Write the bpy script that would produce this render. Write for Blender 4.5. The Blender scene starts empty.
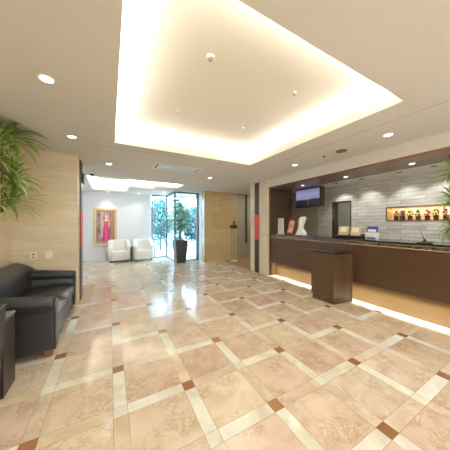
import bpy, bmesh, math, random
from math import sin, cos, pi, radians as R
from mathutils import Vector, Matrix, noise
random.seed(7)
sc = bpy.context.scene
COL = sc.collection

# ------------------------------------------------------------------ materials
def srgb(r, g, b):
    def f(c):
        c /= 255.0
        return c/12.92 if c <= .04045 else ((c+.055)/1.055)**2.4
    return (f(r), f(g), f(b), 1)

def newmat(name):
    m = bpy.data.materials.new(name); m.use_nodes = True
    nt = m.node_tree; b = nt.nodes['Principled BSDF']
    return m, nt, b

def simple(name, col, rough=.5, metal=0, spec=.5, bump=0, bscale=60, var=0, coat=0):
    m, nt, b = newmat(name)
    b.inputs['Base Color'].default_value = col
    b.inputs['Roughness'].default_value = rough
    b.inputs['Metallic'].default_value = metal
    b.inputs['Specular IOR Level'].default_value = spec
    b.inputs['Coat Weight'].default_value = coat
    tc = nt.nodes.new('ShaderNodeTexCoord')
    n = nt.nodes.new('ShaderNodeTexNoise'); n.inputs['Scale'].default_value = bscale; n.inputs['Detail'].default_value = 4
    nt.links.new(tc.outputs['Object'], n.inputs['Vector'])
    if var:
        mx = nt.nodes.new('ShaderNodeMix'); mx.data_type = 'RGBA'
        mx.inputs['A'].default_value = tuple(c*(1-var) for c in col[:3])+(1,)
        mx.inputs['B'].default_value = tuple(min(1, c*(1+var)) for c in col[:3])+(1,)
        nt.links.new(n.outputs['Fac'], mx.inputs['Factor']); nt.links.new(mx.outputs['Result'], b.inputs['Base Color'])
    if bump:
        bp = nt.nodes.new('ShaderNodeBump'); bp.inputs['Strength'].default_value = bump; bp.inputs['Distance'].default_value = .005
        nt.links.new(n.outputs['Fac'], bp.inputs['Height']); nt.links.new(bp.outputs['Normal'], b.inputs['Normal'])
    return m

def emis(name, col, s):
    m, nt, b = newmat(name)
    b.inputs['Base Color'].default_value = col
    b.inputs['Emission Color'].default_value = col; b.inputs['Emission Strength'].default_value = s
    return m

def ramp(nt, src, stops):
    r = nt.nodes.new('ShaderNodeValToRGB')
    e = r.color_ramp.elements
    e[0].position, e[0].color = stops[0]; e[1].position, e[1].color = stops[1]
    for p, c in stops[2:]:
        k = e.new(p); k.color = c
    nt.links.new(src, r.inputs['Fac']); return r

def stone_tan(name, c1, c2, tile=(.9, .45), rough=.28, axis='x'):
    """polished travertine slabs: soft horizontal veining, thin joints"""
    m, nt, b = newmat(name)
    tc = nt.nodes.new('ShaderNodeTexCoord'); sp = nt.nodes.new('ShaderNodeSeparateXYZ'); nt.links.new(tc.outputs['Object'], sp.inputs[0])
    add = nt.nodes.new('ShaderNodeMath'); add.operation = 'ADD'; nt.links.new(sp.outputs['X'], add.inputs[0]); nt.links.new(sp.outputs['Y'], add.inputs[1])
    cb = nt.nodes.new('ShaderNodeCombineXYZ'); nt.links.new(add.outputs[0], cb.inputs['X']); nt.links.new(sp.outputs['Z'], cb.inputs['Y'])
    br = nt.nodes.new('ShaderNodeTexBrick'); nt.links.new(cb.outputs[0], br.inputs['Vector'])
    br.inputs['Scale'].default_value = 1; br.inputs['Brick Width'].default_value = tile[0]; br.inputs['Row Height'].default_value = tile[1]
    br.inputs['Mortar Size'].default_value = .003; br.offset = .5
    br.inputs['Color1'].default_value = c1; br.inputs['Color2'].default_value = c2
    br.inputs['Mortar'].default_value = tuple(x*.88 for x in c2[:3])+(1,)
    mp = nt.nodes.new('ShaderNodeMapping'); mp.inputs['Scale'].default_value = (1.2, 1.2, 9)
    nt.links.new(tc.outputs['Object'], mp.inputs['Vector'])
    n = nt.nodes.new('ShaderNodeTexNoise'); n.inputs['Scale'].default_value = 1.6; n.inputs['Detail'].default_value = 6; n.inputs['Distortion'].default_value = .6
    nt.links.new(mp.outputs[0], n.inputs['Vector'])
    r = ramp(nt, n.outputs['Fac'], [(.3, (.90, .89, .87, 1)), (.65, (1.03, 1.05, 1.05, 1))])
    mx = nt.nodes.new('ShaderNodeMix'); mx.data_type = 'RGBA'; mx.blend_type = 'MULTIPLY'; mx.inputs['Factor'].default_value = 1
    nt.links.new(br.outputs['Color'], mx.inputs['A']); nt.links.new(r.outputs['Color'], mx.inputs['B'])
    nt.links.new(mx.outputs['Result'], b.inputs['Base Color'])
    b.inputs['Roughness'].default_value = rough
    return m

def ledger(name):
    """split-face white ledger stone in thin irregular courses"""
    m, nt, b = newmat(name)
    tc = nt.nodes.new('ShaderNodeTexCoord'); sp = nt.nodes.new('ShaderNodeSeparateXYZ'); nt.links.new(tc.outputs['Object'], sp.inputs[0])
    add = nt.nodes.new('ShaderNodeMath'); add.operation = 'ADD'; nt.links.new(sp.outputs['X'], add.inputs[0]); nt.links.new(sp.outputs['Y'], add.inputs[1])
    cb = nt.nodes.new('ShaderNodeCombineXYZ'); nt.links.new(add.outputs[0], cb.inputs['X']); nt.links.new(sp.outputs['Z'], cb.inputs['Y'])
    br = nt.nodes.new('ShaderNodeTexBrick'); nt.links.new(cb.outputs[0], br.inputs['Vector'])
    br.inputs['Scale'].default_value = 1; br.inputs['Brick Width'].default_value = .62; br.inputs['Row Height'].default_value = .075
    br.inputs['Mortar Size'].default_value = .003; br.offset = .37; br.inputs['Bias'].default_value = 0; br.inputs['Mortar Smooth'].default_value = .3
    br.inputs['Color1'].default_value = srgb(222, 220, 214); br.inputs['Color2'].default_value = srgb(198, 195, 186)
    br.inputs['Mortar'].default_value = srgb(128, 118, 104)
    mp = nt.nodes.new('ShaderNodeMapping'); mp.inputs['Scale'].default_value = (2, 2, 14)
    nt.links.new(tc.outputs['Object'], mp.inputs['Vector'])
    n = nt.nodes.new('ShaderNodeTexNoise'); n.inputs['Scale'].default_value = 2.2; n.inputs['Detail'].default_value = 5
    nt.links.new(mp.outputs[0], n.inputs['Vector'])
    r = ramp(nt, n.outputs['Fac'], [(.32, (.8, .79, .77, 1)), (.62, (1.04, 1.04, 1.04, 1))])
    mx = nt.nodes.new('ShaderNodeMix'); mx.data_type = 'RGBA'; mx.blend_type = 'MULTIPLY'; mx.inputs['Factor'].default_value = 1
    nt.links.new(br.outputs['Color'], mx.inputs['A']); nt.links.new(r.outputs['Color'], mx.inputs['B'])
    nt.links.new(mx.outputs['Result'], b.inputs['Base Color'])
    bp = nt.nodes.new('ShaderNodeBump'); bp.inputs['Strength'].default_value = .5; bp.inputs['Distance'].default_value = .015
    nt.links.new(mx.outputs['Result'], bp.inputs['Height']); nt.links.new(bp.outputs['Normal'], b.inputs['Normal'])
    b.inputs['Roughness'].default_value = .75
    return m

def wood(name, c1, c2, rough=.3, axis=2, coat=.0):
    m, nt, b = newmat(name)
    tc = nt.nodes.new('ShaderNodeTexCoord'); mp = nt.nodes.new('ShaderNodeMapping')
    s = [14, 14, 14]; s[axis] = .9; mp.inputs['Scale'].default_value = s
    nt.links.new(tc.outputs['Object'], mp.inputs['Vector'])
    n = nt.nodes.new('ShaderNodeTexNoise'); n.inputs['Scale'].default_value = 1.5; n.inputs['Detail'].default_value = 5; n.inputs['Distortion'].default_value = .3
    nt.links.new(mp.outputs[0], n.inputs['Vector'])
    r = ramp(nt, n.outputs['Fac'], [(.3, c1), (.7, c2)])
    nt.links.new(r.outputs['Color'], b.inputs['Base Color'])
    b.inputs['Roughness'].default_value = rough; b.inputs['Coat Weight'].default_value = coat
    return m

def marble_floor(name):
    m, nt, b = newmat(name)
    at = nt.nodes.new('ShaderNodeAttribute'); at.attribute_name = 'tint'
    of = nt.nodes.new('ShaderNodeAttribute'); of.attribute_name = 'shift'
    tc = nt.nodes.new('ShaderNodeTexCoord')
    va = nt.nodes.new('ShaderNodeVectorMath'); va.operation = 'ADD'
    nt.links.new(tc.outputs['Object'], va.inputs[0]); nt.links.new(of.outputs['Vector'], va.inputs[1])
    n1 = nt.nodes.new('ShaderNodeTexNoise'); n1.inputs['Scale'].default_value = 3.2; n1.inputs['Detail'].default_value = 7; n1.inputs['Distortion'].default_value = 1.2
    nt.links.new(va.outputs[0], n1.inputs['Vector'])
    r1 = ramp(nt, n1.outputs['Fac'], [(.30, (.84, .78, .72, 1)), (.50, (.98, .965, .95, 1)), (.66, (1.07, 1.07, 1.09, 1))])
    mx = nt.nodes.new('ShaderNodeMix'); mx.data_type = 'RGBA'; mx.blend_type = 'MULTIPLY'; mx.inputs['Factor'].default_value = 1
    nt.links.new(at.outputs['Color'], mx.inputs['A']); nt.links.new(r1.outputs['Color'], mx.inputs['B'])
    # thin veins where a noise field crosses .5
    n2 = nt.nodes.new('ShaderNodeTexNoise'); n2.inputs['Scale'].default_value = 8; n2.inputs['Detail'].default_value = 9; n2.inputs['Distortion'].default_value = .5
    n2.inputs['Roughness'].default_value = .82
    nt.links.new(va.outputs[0], n2.inputs['Vector'])
    s = nt.nodes.new('ShaderNodeMath'); s.operation = 'SUBTRACT'; s.inputs[1].default_value = .5; nt.links.new(n2.outputs['Fac'], s.inputs[0])
    a = nt.nodes.new('ShaderNodeMath'); a.operation = 'ABSOLUTE'; nt.links.new(s.outputs[0], a.inputs[0])
    r2 = ramp(nt, a.outputs[0], [(0, (.66, .54, .46, 1)), (.022, (.90, .86, .82, 1)), (.05, (1, 1, 1, 1))])
    # where the veins are strong at all
    n3 = nt.nodes.new('ShaderNodeTexNoise'); n3.inputs['Scale'].default_value = 4.2; nt.links.new(va.outputs[0], n3.inputs['Vector'])
    r3 = ramp(nt, n3.outputs['Fac'], [(.42, (0, 0, 0, 1)), (.58, (1, 1, 1, 1))])
    ml = nt.nodes.new('ShaderNodeMath'); ml.operation = 'MULTIPLY'; nt.links.new(r3.outputs['Color'], ml.inputs[0]); nt.links.new(at.outputs['Alpha'], ml.inputs[1])
    mx2 = nt.nodes.new('ShaderNodeMix'); mx2.data_type = 'RGBA'; mx2.blend_type = 'MULTIPLY'
    nt.links.new(ml.outputs[0], mx2.inputs['Factor'])
    nt.links.new(mx.outputs['Result'], mx2.inputs['A']); nt.links.new(r2.outputs['Color'], mx2.inputs['B'])
    nt.links.new(mx2.outputs['Result'], b.inputs['Base Color'])
    b.inputs['Roughness'].default_value = .13; b.inputs['Specular IOR Level'].default_value = .45
    return m

def glassmat(name, tint=(.93, .97, 1, 1), f=.12):
    m = bpy.data.materials.new(name); m.use_nodes = True; nt = m.node_tree; nt.nodes.clear()
    o = nt.nodes.new('ShaderNodeOutputMaterial'); t = nt.nodes.new('ShaderNodeBsdfTransparent'); t.inputs[0].default_value = tint
    g = nt.nodes.new('ShaderNodeBsdfGlossy'); g.inputs['Roughness'].default_value = .02
    mx = nt.nodes.new('ShaderNodeMixShader'); fr = nt.nodes.new('ShaderNodeFresnel'); fr.inputs[0].default_value = 1.35
    nt.links.new(fr.outputs[0], mx.inputs[0]); nt.links.new(t.outputs[0], mx.inputs[1]); nt.links.new(g.outputs[0], mx.inputs[2])
    nt.links.new(mx.outputs[0], o.inputs[0]); return m

def leafmat(name, c1, c2):
    m, nt, b = newmat(name)
    g = nt.nodes.new('ShaderNodeNewGeometry')
    r = ramp(nt, g.outputs['Random Per Island'], [(0, c1), (1, c2)])
    nt.links.new(r.outputs['Color'], b.inputs['Base Color']); b.inputs['Roughness'].default_value = .45
    tr = nt.nodes.new('ShaderNodeBsdfTranslucent'); nt.links.new(r.outputs['Color'], tr.inputs['Color'])
    mx = nt.nodes.new('ShaderNodeMixShader'); mx.inputs[0].default_value = .3
    o = [n for n in nt.nodes if n.type == 'OUTPUT_MATERIAL'][0]
    nt.links.new(b.outputs[0], mx.inputs[1]); nt.links.new(tr.outputs[0], mx.inputs[2]); nt.links.new(mx.outputs[0], o.inputs[0])
    return m

def ribbed(name, c1, c2):
    m, nt, b = newmat(name)
    tc = nt.nodes.new('ShaderNodeTexCoord'); w = nt.nodes.new('ShaderNodeTexWave'); w.bands_direction = 'Z'; w.inputs['Scale'].default_value = 22
    w.inputs['Distortion'].default_value = .6; w.inputs['Detail'].default_value = 2; w.inputs['Detail Scale'].default_value = 8
    nt.links.new(tc.outputs['Object'], w.inputs['Vector'])
    r = ramp(nt, w.outputs['Fac'], [(.2, c1), (.8, c2)]); nt.links.new(r.outputs['Color'], b.inputs['Base Color'])
    bp = nt.nodes.new('ShaderNodeBump'); bp.inputs['Strength'].default_value = .8; bp.inputs['Distance'].default_value = .006
    nt.links.new(w.outputs['Fac'], bp.inputs['Height']); nt.links.new(bp.outputs['Normal'], b.inputs['Normal'])
    b.inputs['Roughness'].default_value = .5; return m

def mosaic(name):
    m, nt, b = newmat(name)
    tc = nt.nodes.new('ShaderNodeTexCoord'); sp = nt.nodes.new('ShaderNodeSeparateXYZ'); nt.links.new(tc.outputs['Object'], sp.inputs[0])
    cb = nt.nodes.new('ShaderNodeCombineXYZ'); nt.links.new(sp.outputs['Y'], cb.inputs['X']); nt.links.new(sp.outputs['Z'], cb.inputs['Y'])
    br = nt.nodes.new('ShaderNodeTexBrick'); nt.links.new(cb.outputs[0], br.inputs['Vector'])
    br.inputs['Scale'].default_value = 1; br.inputs['Brick Width'].default_value = .03; br.inputs['Row Height'].default_value = .015; br.inputs['Mortar Size'].default_value = .0015
    br.inputs['Color1'].default_value = srgb(52, 40, 32); br.inputs['Color2'].default_value = srgb(118, 94, 72); br.inputs['Mortar'].default_value = srgb(60, 48, 40)
    nt.links.new(br.outputs['Color'], b.inputs['Base Color']); b.inputs['Roughness'].default_value = .2
    return m

M = {}
M['ceiling'] = simple('ceiling_paint', srgb(222, 218, 210), .8, var=.015, bscale=3)
M['cove'] = simple('cove_paint', srgb(236, 230, 216), .85, var=.01, bscale=3)
M['floor'] = marble_floor('polished_marble')
M['grout'] = simple('grout', srgb(150, 124, 100), .5, var=.1)
M['tan_wall'] = stone_tan('tan_travertine', srgb(226, 209, 180), srgb(223, 204, 173))
M['pale_wall'] = stone_tan('pale_travertine', srgb(232, 221, 196), srgb(226, 212, 184), tile=(2, .62))
M['gold_wall'] = stone_tan('golden_travertine', srgb(212, 190, 148), srgb(200, 172, 128), tile=(.62, .62), rough=.15)
M['white_wall'] = simple('white_plaster_wall', srgb(236, 237, 240), .4, var=.02, bscale=1.2)
M['ledger'] = ledger('ledger_stone')
M['mat_tan'] = simple('tan_marble_slab', srgb(186, 152, 106), .2, var=.12, bscale=6)
M['panel'] = wood('brown_counter_panel', srgb(76, 54, 37), srgb(84, 60, 42), .28, axis=1)
M['panel_v'] = wood('brown_podium_panel', srgb(76, 55, 35), srgb(92, 68, 44), .3, axis=2)
M['darkwood'] = wood('dark_brown_wood', srgb(72, 52, 36), srgb(84, 61, 42), .4, axis=2)
M['plinth'] = wood('tan_wood_plinth', srgb(124, 100, 68), srgb(134, 108, 72), .35, axis=1)
M['granite'] = simple('black_granite', srgb(38, 38, 40), .08, var=.5, bscale=120)
M['copper'] = wood('copper_soffit_laminate', srgb(116, 92, 72), srgb(130, 104, 82), .34, axis=1)
M['bronze'] = simple('bronze_trim', srgb(128, 92, 58), .35, metal=.3)
M['mosaic'] = mosaic('counter_mosaic')
M['silver'] = simple('silver_trim', srgb(214, 196, 172), .25, metal=.7)
M['steel'] = simple('brushed_frame_metal', srgb(112, 122, 132), .35, metal=.6)
M['postdark'] = simple('dark_bronze_post', srgb(78, 60, 48), .35, metal=.3)
M['red'] = simple('red_enamel', srgb(222, 66, 52), .45)
M['leather'] = simple('black_leather', srgb(48, 48, 50), .34, bump=.25, bscale=140, spec=.6)
M['leather_w'] = simple('white_leather', srgb(240, 236, 228), .4, bump=.15, bscale=140)
M['footwood'] = wood('brown_foot_wood', srgb(120, 80, 46), srgb(140, 96, 56), .35)
M['black'] = simple('black_plastic', srgb(26, 26, 28), .4)
M['darkgrey'] = simple('charcoal_planter', srgb(58, 59, 62), .45, var=.1)
M['white'] = simple('white_plastic', srgb(240, 238, 232), .4)
M['offwhite'] = simple('switch_plate_plastic', srgb(246, 238, 220), .35)
M['paper'] = simple('printed_paper', srgb(244, 240, 230), .6)
M['yellow'] = simple('yellow_card', srgb(226, 198, 132), .5)
M['blue'] = simple('blue_card', srgb(52, 76, 168), .45)
M['gold'] = simple('gold_frame', srgb(206, 186, 138), .35, metal=.25, bump=.3, bscale=50)
M['lens'] = emis('downlight_lens', (1, .93, .80, 1), 9)
M['nichelit'] = emis('niche_light_diffuser', (1, .86, .62, 1), 1.0)
M['glass'] = glassmat('clear_glass')
M['leaf_v'] = leafmat('variegated_leaf', srgb(70, 122, 40), srgb(214, 230, 140))
M['leaf_d'] = leafmat('deep_green_leaf', srgb(86, 128, 76), srgb(160, 186, 120))
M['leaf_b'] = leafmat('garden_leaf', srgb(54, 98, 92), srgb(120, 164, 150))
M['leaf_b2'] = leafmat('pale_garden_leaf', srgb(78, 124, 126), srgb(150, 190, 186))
M['stem'] = simple('plant_stem', srgb(136, 112, 78), .7, bump=.5, bscale=60)
M['soil'] = simple('potting_soil', srgb(70, 52, 38), .9, bump=1, bscale=80)
M['wicker'] = ribbed('dark_wicker', srgb(36, 33, 31), srgb(92, 85, 79))
M['tablewood'] = wood('espresso_wood', srgb(58, 48, 42), srgb(66, 55, 48), .35)
M['grillebrown'] = simple('speaker_grille', srgb(140, 116, 92), .6, bump=.6, bscale=300)
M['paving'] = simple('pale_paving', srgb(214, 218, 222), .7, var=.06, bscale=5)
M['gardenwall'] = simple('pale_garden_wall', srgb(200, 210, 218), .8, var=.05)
M['taupe'] = simple('taupe_panel', srgb(176, 164, 144), .5, var=.03)

# ------------------------------------------------------------------ mesh helpers
def finish(name, bm, mat, parent=None, smooth=False, bevel=0, seg=2, loc=None, kind=None, weighted=False, sub=0):
    me = bpy.data.meshes.new(name); bmesh.ops.recalc_face_normals(bm, faces=bm.faces); bm.to_mesh(me); bm.free()
    o = bpy.data.objects.new(name, me); COL.objects.link(o)
    for mm in (mat if isinstance(mat, (list, tuple)) else [mat]): me.materials.append(mm)
    if smooth:
        for p in me.polygons: p.use_smooth = True
    if bevel:
        md = o.modifiers.new('bevel', 'BEVEL'); md.width = bevel; md.segments = seg; md.limit_method = 'ANGLE'
    if sub:
        md = o.modifiers.new('sub', 'SUBSURF'); md.levels = sub; md.render_levels = sub
    if parent is not None: o.parent = parent
    if loc is not None: o.location = loc
    if kind: o['kind'] = kind
    return o

def box(bm, x0, x1, y0, y1, z0, z1, mi=0):
    vs = [bm.verts.new(p) for p in ((x0,y0,z0),(x1,y0,z0),(x1,y1,z0),(x0,y1,z0),(x0,y0,z1),(x1,y0,z1),(x1,y1,z1),(x0,y1,z1))]
    fs = []
    for f in ((0,3,2,1),(4,5,6,7),(0,1,5,4),(1,2,6,5),(2,3,7,6),(3,0,4,7)):
        fc = bm.faces.new([vs[i] for i in f]); fc.material_index = mi; fs.append(fc)
    return vs

def boxes(*bs):
    bm = bmesh.new()
    for b in bs: box(bm, *b)
    return bm

def quad(bm, pts, mi=0):
    f = bm.faces.new([bm.verts.new(p) for p in pts]); f.material_index = mi; return f

def lathe(bm, prof, cx=0, cy=0, n=24, mi=0, z=0):
    rings = []
    for (r, h) in prof:
        rings.append([bm.verts.new((cx+r*cos(2*pi*k/n), cy+r*sin(2*pi*k/n), z+h)) for k in range(n)])
    for a, b in zip(rings, rings[1:]):
        for k in range(n):
            f = bm.faces.new((a[k], a[(k+1) % n], b[(k+1) % n], b[k])); f.material_index = mi
    bm.faces.new(rings[0]).material_index = mi; bm.faces.new(rings[-1]).material_index = mi

def tube(bm, pts, rad, n=8, mi=0):
    rings = []
    for i, p in enumerate(pts):
        p = Vector(p); a = Vector(pts[max(0, i-1)]); b = Vector(pts[min(len(pts)-1, i+1)])
        d = (b-a).normalized(); u = d.cross(Vector((.13, .2, 1)) if abs(d.z) < .95 else Vector((1, 0, 0))).normalized(); v = d.cross(u)
        r = rad[i] if isinstance(rad, (list, tuple)) else rad
        rings.append([bm.verts.new(p+u*r*cos(2*pi*k/n)+v*r*sin(2*pi*k/n)) for k in range(n)])
    for a, b in zip(rings, rings[1:]):
        for k in range(n): bm.faces.new((a[k], a[(k+1) % n], b[(k+1) % n], b[k])).material_index = mi
    bm.faces.new(rings[0]); bm.faces.new(rings[-1])

def prism(bm, prof, y0, y1, plane='xz'):
    """extrude a closed 2D profile; plane xz -> along y, yz -> along x, xy -> along z"""
    def P(a, b, t):
        return {'xz': (a, t, b), 'yz': (t, a, b), 'xy': (a, b, t)}[plane]
    A = [bm.verts.new(P(a, b, y0)) for a, b in prof]; B = [bm.verts.new(P(a, b, y1)) for a, b in prof]
    n = len(prof); bm.faces.new(A); bm.faces.new(B)
    for i in range(n): bm.faces.new((A[i], A[(i+1) % n], B[(i+1) % n], B[i]))

def empty(name, loc, label, cat, group=None, rz=0):
    o = bpy.data.objects.new(name, None); COL.objects.link(o); o.location = loc; o.rotation_euler = (0, 0, rz)
    o.empty_display_size = .1
    o['label'] = label; o['category'] = cat
    if group: o['group'] = group
    return o

def tag(o, label, cat, group=None):
    o['label'] = label; o['category'] = cat
    if group: o['group'] = group
    return o

def struct(name, bm, mat, **k):
    return finish(name, bm, mat, kind='structure', **k)

def dup(root, loc, label=None, rz=None):
    r = root.copy(); COL.objects.link(r); r.location = loc
    if rz is not None: r.rotation_euler = (0, 0, rz)
    if label: r['label'] = label
    for ch in list(root.children):
        c = ch.copy(); COL.objects.link(c); c.parent = r
        for g in list(ch.children):
            d = g.copy(); COL.objects.link(d); d.parent = c
    return r

# ------------------------------------------------------------------ dimensions
CH = 2.57                      # ceiling height
XL, YE, XP = -1.30, 4.35, -.49  # left wall, wall beside the sofa, left pier face
XC, XB = 3.79, 5.20            # counter front, stone wall
YB = -3.2                      # wall behind the viewer

# ------------------------------------------------------------------ floor
def floor():
    bm = bmesh.new(); col = bm.loops.layers.float_color.new('tint'); sh = bm.loops.layers.float_color.new('shift')
    ax, ay, px, py, h = 1.12, 1.225, .525, .515, .048
    X0, X1, Y0, Y1 = -2.6, 6.0, YB, 9.3
    g = .0014
    PINK = [srgb(222,201,178), srgb(217,193,170), srgb(224,206,182), srgb(214,188,166), srgb(224,206,178), srgb(219,196,170)]
    CREAM = [srgb(233,229,212), srgb(230,225,205), srgb(235,232,218)]
    SAND = [srgb(223,203,180), srgb(218,195,172), srgb(226,209,184), srgb(222,203,172)]
    BROWN = [srgb(164,120,80), srgb(154,110,70), srgb(172,128,86)]
    def tile(x0, x1, y0, y1, c, vein):
        x0, x1, y0, y1 = max(x0, X0), min(x1, X1), max(y0, Y0), min(y1, Y1)
        if x1-x0 < .004 or y1-y0 < .004: return
        f = quad(bm, ((x0+g, y0+g, 0), (x1-g, y0+g, 0), (x1-g, y1-g, 0), (x0+g, y1-g, 0)))
        s = (random.uniform(0, 50), random.uniform(0, 50), random.uniform(0, 50), 1)
        k = random.uniform(.95, 1.04)
        for l in f.loops:
            l[col] = (c[0]*k, c[1]*k, c[2]*k, vein); l[sh] = s
    rnd = random.choice
    i0, i1 = int((X0-ax)/px)-2, int((X1-ax)/px)+2
    j0, j1 = int((Y0-ay)/py)-2, int((Y1-ay)/py)+2
    for i in range(i0, i1):
        for j in range(j0, j1):
            x, y = ax+i*px, ay+j*py
            brown = (i+j) % 2 == 0
            tile(x-h, x+h, y-h, y+h, rnd(BROWN) if brown else rnd(CREAM), .4 if brown else .2)
            # strip running to +X and to +Y from this node
            tile(x+h, x+px-h, y-h, y+h, rnd(SAND) if brown else rnd(CREAM), .7 if brown else .2)
            tile(x-h, x+h, y+h, y+py-h, rnd(SAND) if brown else rnd(CREAM), .7 if brown else .2)
            tile(x+h, x+px-h, y+h, y+py-h, rnd(PINK), 1)
    # grout bed under the tiles
    f = quad(bm, ((X0, Y0, -.0012), (X1, Y0, -.0012), (X1, Y1, -.0012), (X0, Y1, -.0012)), 1)
    for l in f.loops: l[col] = (.4, .3, .2, 0); l[sh] = (0, 0, 0, 1)
    me = bpy.data.meshes.new('floor'); bm.to_mesh(me); bm.free()
    me.materials.append(M['floor']); me.materials.append(M['grout'])
    o = bpy.data.objects.new('floor', me); COL.objects.link(o); o['kind'] = 'structure'
    return o
floor()
struct('trim_1', boxes((XP-.9, -.30, 4.36, 5.70, .0005, .003)), M['mat_tan'])
struct('trim_2', boxes((3.66, 5.6, 5.14, 6.95, .0005, .003)), M['mat_tan'])

# ------------------------------------------------------------------ ceiling with two light coves
C1 = (.06, 2.455, .925, 3.42)
C2cells = [(-.52, .54, 6.13, 8.45), (.54, 1.28, 6.13, 7.32), (1.28, 1.97, 6.13, 6.82)]
def ceiling():
    bm = bmesh.new()
    xs = sorted({-2.7, -.52, .06, .54, 1.28, 1.97, 2.455, 3.75, 5.9})
    ys = sorted({YB, .925, 3.42, 4.36, 6.13, 6.82, 7.32, 8.45, 9.4})
    holes = [C1]+C2cells
    for a, b in zip(xs, xs[1:]):
        for c, d in zip(ys, ys[1:]):
            mx, my = (a+b)/2, (c+d)/2
            if any(h[0] < mx < h[1] and h[2] < my < h[3] for h in holes): continue
            if mx > 3.75 and my < 4.36: continue       # lower soffit over the counter
            quad(bm, ((a, c, CH), (b, c, CH), (b, d, CH), (a, d, CH)))
    return struct('ceiling', bm, M['ceiling'])
ceiling()

def cove(name, polys, outline, lip, back, top):
    """outline: closed loop of the opening (ccw); lip height, set-back of the hidden ledge, height of the tray"""
    n = len(outline)
    def off(d):
        out = []
        for i in range(n):
            p0, p1, p2 = Vector(outline[i-1]), Vector(outline[i]), Vector(outline[(i+1) % n])
            d1, d2 = (p1-p0).normalized(), (p2-p1).normalized()
            n1, n2 = Vector((d1.y, -d1.x)), Vector((d2.y, -d2.x))   # outward for ccw
            out.append(p1+(n1+n2)*d)
        return out
    o1 = off(back)
    bm = bmesh.new()
    for i in range(n):
        a, b = outline[i], outline[(i+1) % n]; c, d = o1[i], o1[(i+1) % n]
        z0, z1, z2 = CH, CH+lip, top
        quad(bm, ((*a, z0), (*b, z0), (*b, z1), (*a, z1)))
        quad(bm, ((*a, z1), (*b, z1), (d.x, d.y, z1), (c.x, c.y, z1)))
        quad(bm, ((c.x, c.y, z1), (d.x, d.y, z1), (d.x, d.y, z2), (c.x, c.y, z2)))
    bm.faces.new([bm.verts.new((p.x, p.y, top)) for p in o1])
    o = struct(name, bm, M['cove'])
    return o
L1 = [(C1[0], C1[2]), (C1[1], C1[2]), (C1[1], C1[3]), (C1[0], C1[3])]
cove('trim_3', None, L1, .115, .16, 2.82)
L2 = [(-.52, 6.13), (1.97, 6.13), (1.97, 6.82), (1.28, 6.82), (1.28, 7.32), (.54, 7.32), (.54, 8.45), (-.52, 8.45)]
cove('trim_4', None, L2, .10, .10, 2.80)
# hairline ceiling joints
struct('trim_5', boxes((2.815, 2.823, YB, 3.63, CH-.0015, CH-.0003), (-.17, 2.823, 3.63, 3.638, CH-.0015, CH-.0003), (-.17, -.163, 3.638, 4.25, CH-.0015, CH-.0003)), simple('joint_line', srgb(176, 160, 140), .8))

WARM = (.95, 1, 1)
def area(name, loc, size, power, rot=(0, 0, 0), col=WARM, sy=None, spread=None):
    l = bpy.data.lights.new(name, 'AREA'); l.energy = power; l.color = col; l.size = size
    if sy: l.shape = 'RECTANGLE'; l.size_y = sy
    if spread: l.spread = spread
    o = bpy.data.objects.new(name, l); COL.objects.link(o); o.location = loc; o.rotation_euler = rot; return o
def spot(name, loc, power, ang=70, blend=.6, rot=(0, 0, 0), col=WARM, rad=.03):
    l = bpy.data.lights.new(name, 'SPOT'); l.energy = power; l.color = col; l.spot_size = R(ang); l.spot_blend = blend; l.shadow_soft_size = rad
    o = bpy.data.objects.new(name, l); COL.objects.link(o); o.location = loc; o.rotation_euler = rot; return o

def strips(outline, z, power_per_m, inset=.07, tilt=35, w=.05):
    n = len(outline)
    for i in range(n):
        a, b = Vector(outline[i]), Vector(outline[(i+1) % n]); d = (b-a); L = d.length; d.normalize()
        out = Vector((d.y, -d.x)); m = (a+b)/2+out*inset
        inward = -out
        dirv = Vector((inward.x*sin(R(tilt)), inward.y*sin(R(tilt)), cos(R(tilt))))
        q = dirv.to_track_quat('-Z', 'Y').to_matrix()
        # width along the strip
        zx = Vector((d.x, d.y, 0)); zz = -dirv; zy = zz.cross(zx)
        mat = Matrix((zx, zy, zz)).transposed().to_4x4(); mat.translation = (m.x, m.y, z)
        o = area('led_strip', (0, 0, 0), L, power_per_m*L, col=(.95, .98, .97), sy=w)
        o.matrix_world = mat
strips(L1, CH+.135, 11, inset=.08, tilt=5)
strips(L2, CH+.12, 19, inset=.05, tilt=5, w=.03)

# ------------------------------------------------------------------ walls
def wall(name, bs, mat): return struct(name, boxes(*bs), mat)
wall('wall_left', [(XL-.15, XL, YB, YE+.15, 0, CH+.02)], M['tan_wall'])
wall('wall_sofa_side', [(XL, XP, YE, YE+.78, 0, CH+.02)], M['tan_wall'])
wall('wall_left_rear', [(XL-.15, XL, YE+.78, 9.25, 0, CH+.02)], M['white_wall'])
wall('wall_rear', [(XL-.15, 1.50, 9.10, 9.25, 0, CH+.02)], M['white_wall'])
wall('wall_behind', [(XL-.15, 5.35, YB-.15, YB, 0, CH+.3)], M['tan_wall'])
wall('wall_golden', [(2.97, 4.34, 6.95, 7.15, 0, CH+.02)], M['gold_wall'])
wall('wall_corridor', [(4.34, 6.1, 6.99, 7.2, 0, CH+.02)], M['taupe'])
struct('trim_17', boxes((4.79, 4.84, 6.94, 6.99, .62, CH-.01)), M['postdark'])
wall('wall_pier_front', [(2.96, 3.10, 7.15, 7.62, 0, CH+.02)], M['white_wall'])
wall('wall_right_pier', [(3.70, 3.98, 4.37, 5.14, 0, CH+.02)], M['pale_wall'])
wall('wall_corridor_side', [(3.98, 6.0, 4.97, 5.12, 0, CH+.02)], M['tan_wall'])
wall('wall_left_pier', [(XP-.001, XP+.004, YE+.001, YE+.78, 0, CH)], M['pale_wall'])
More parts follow.
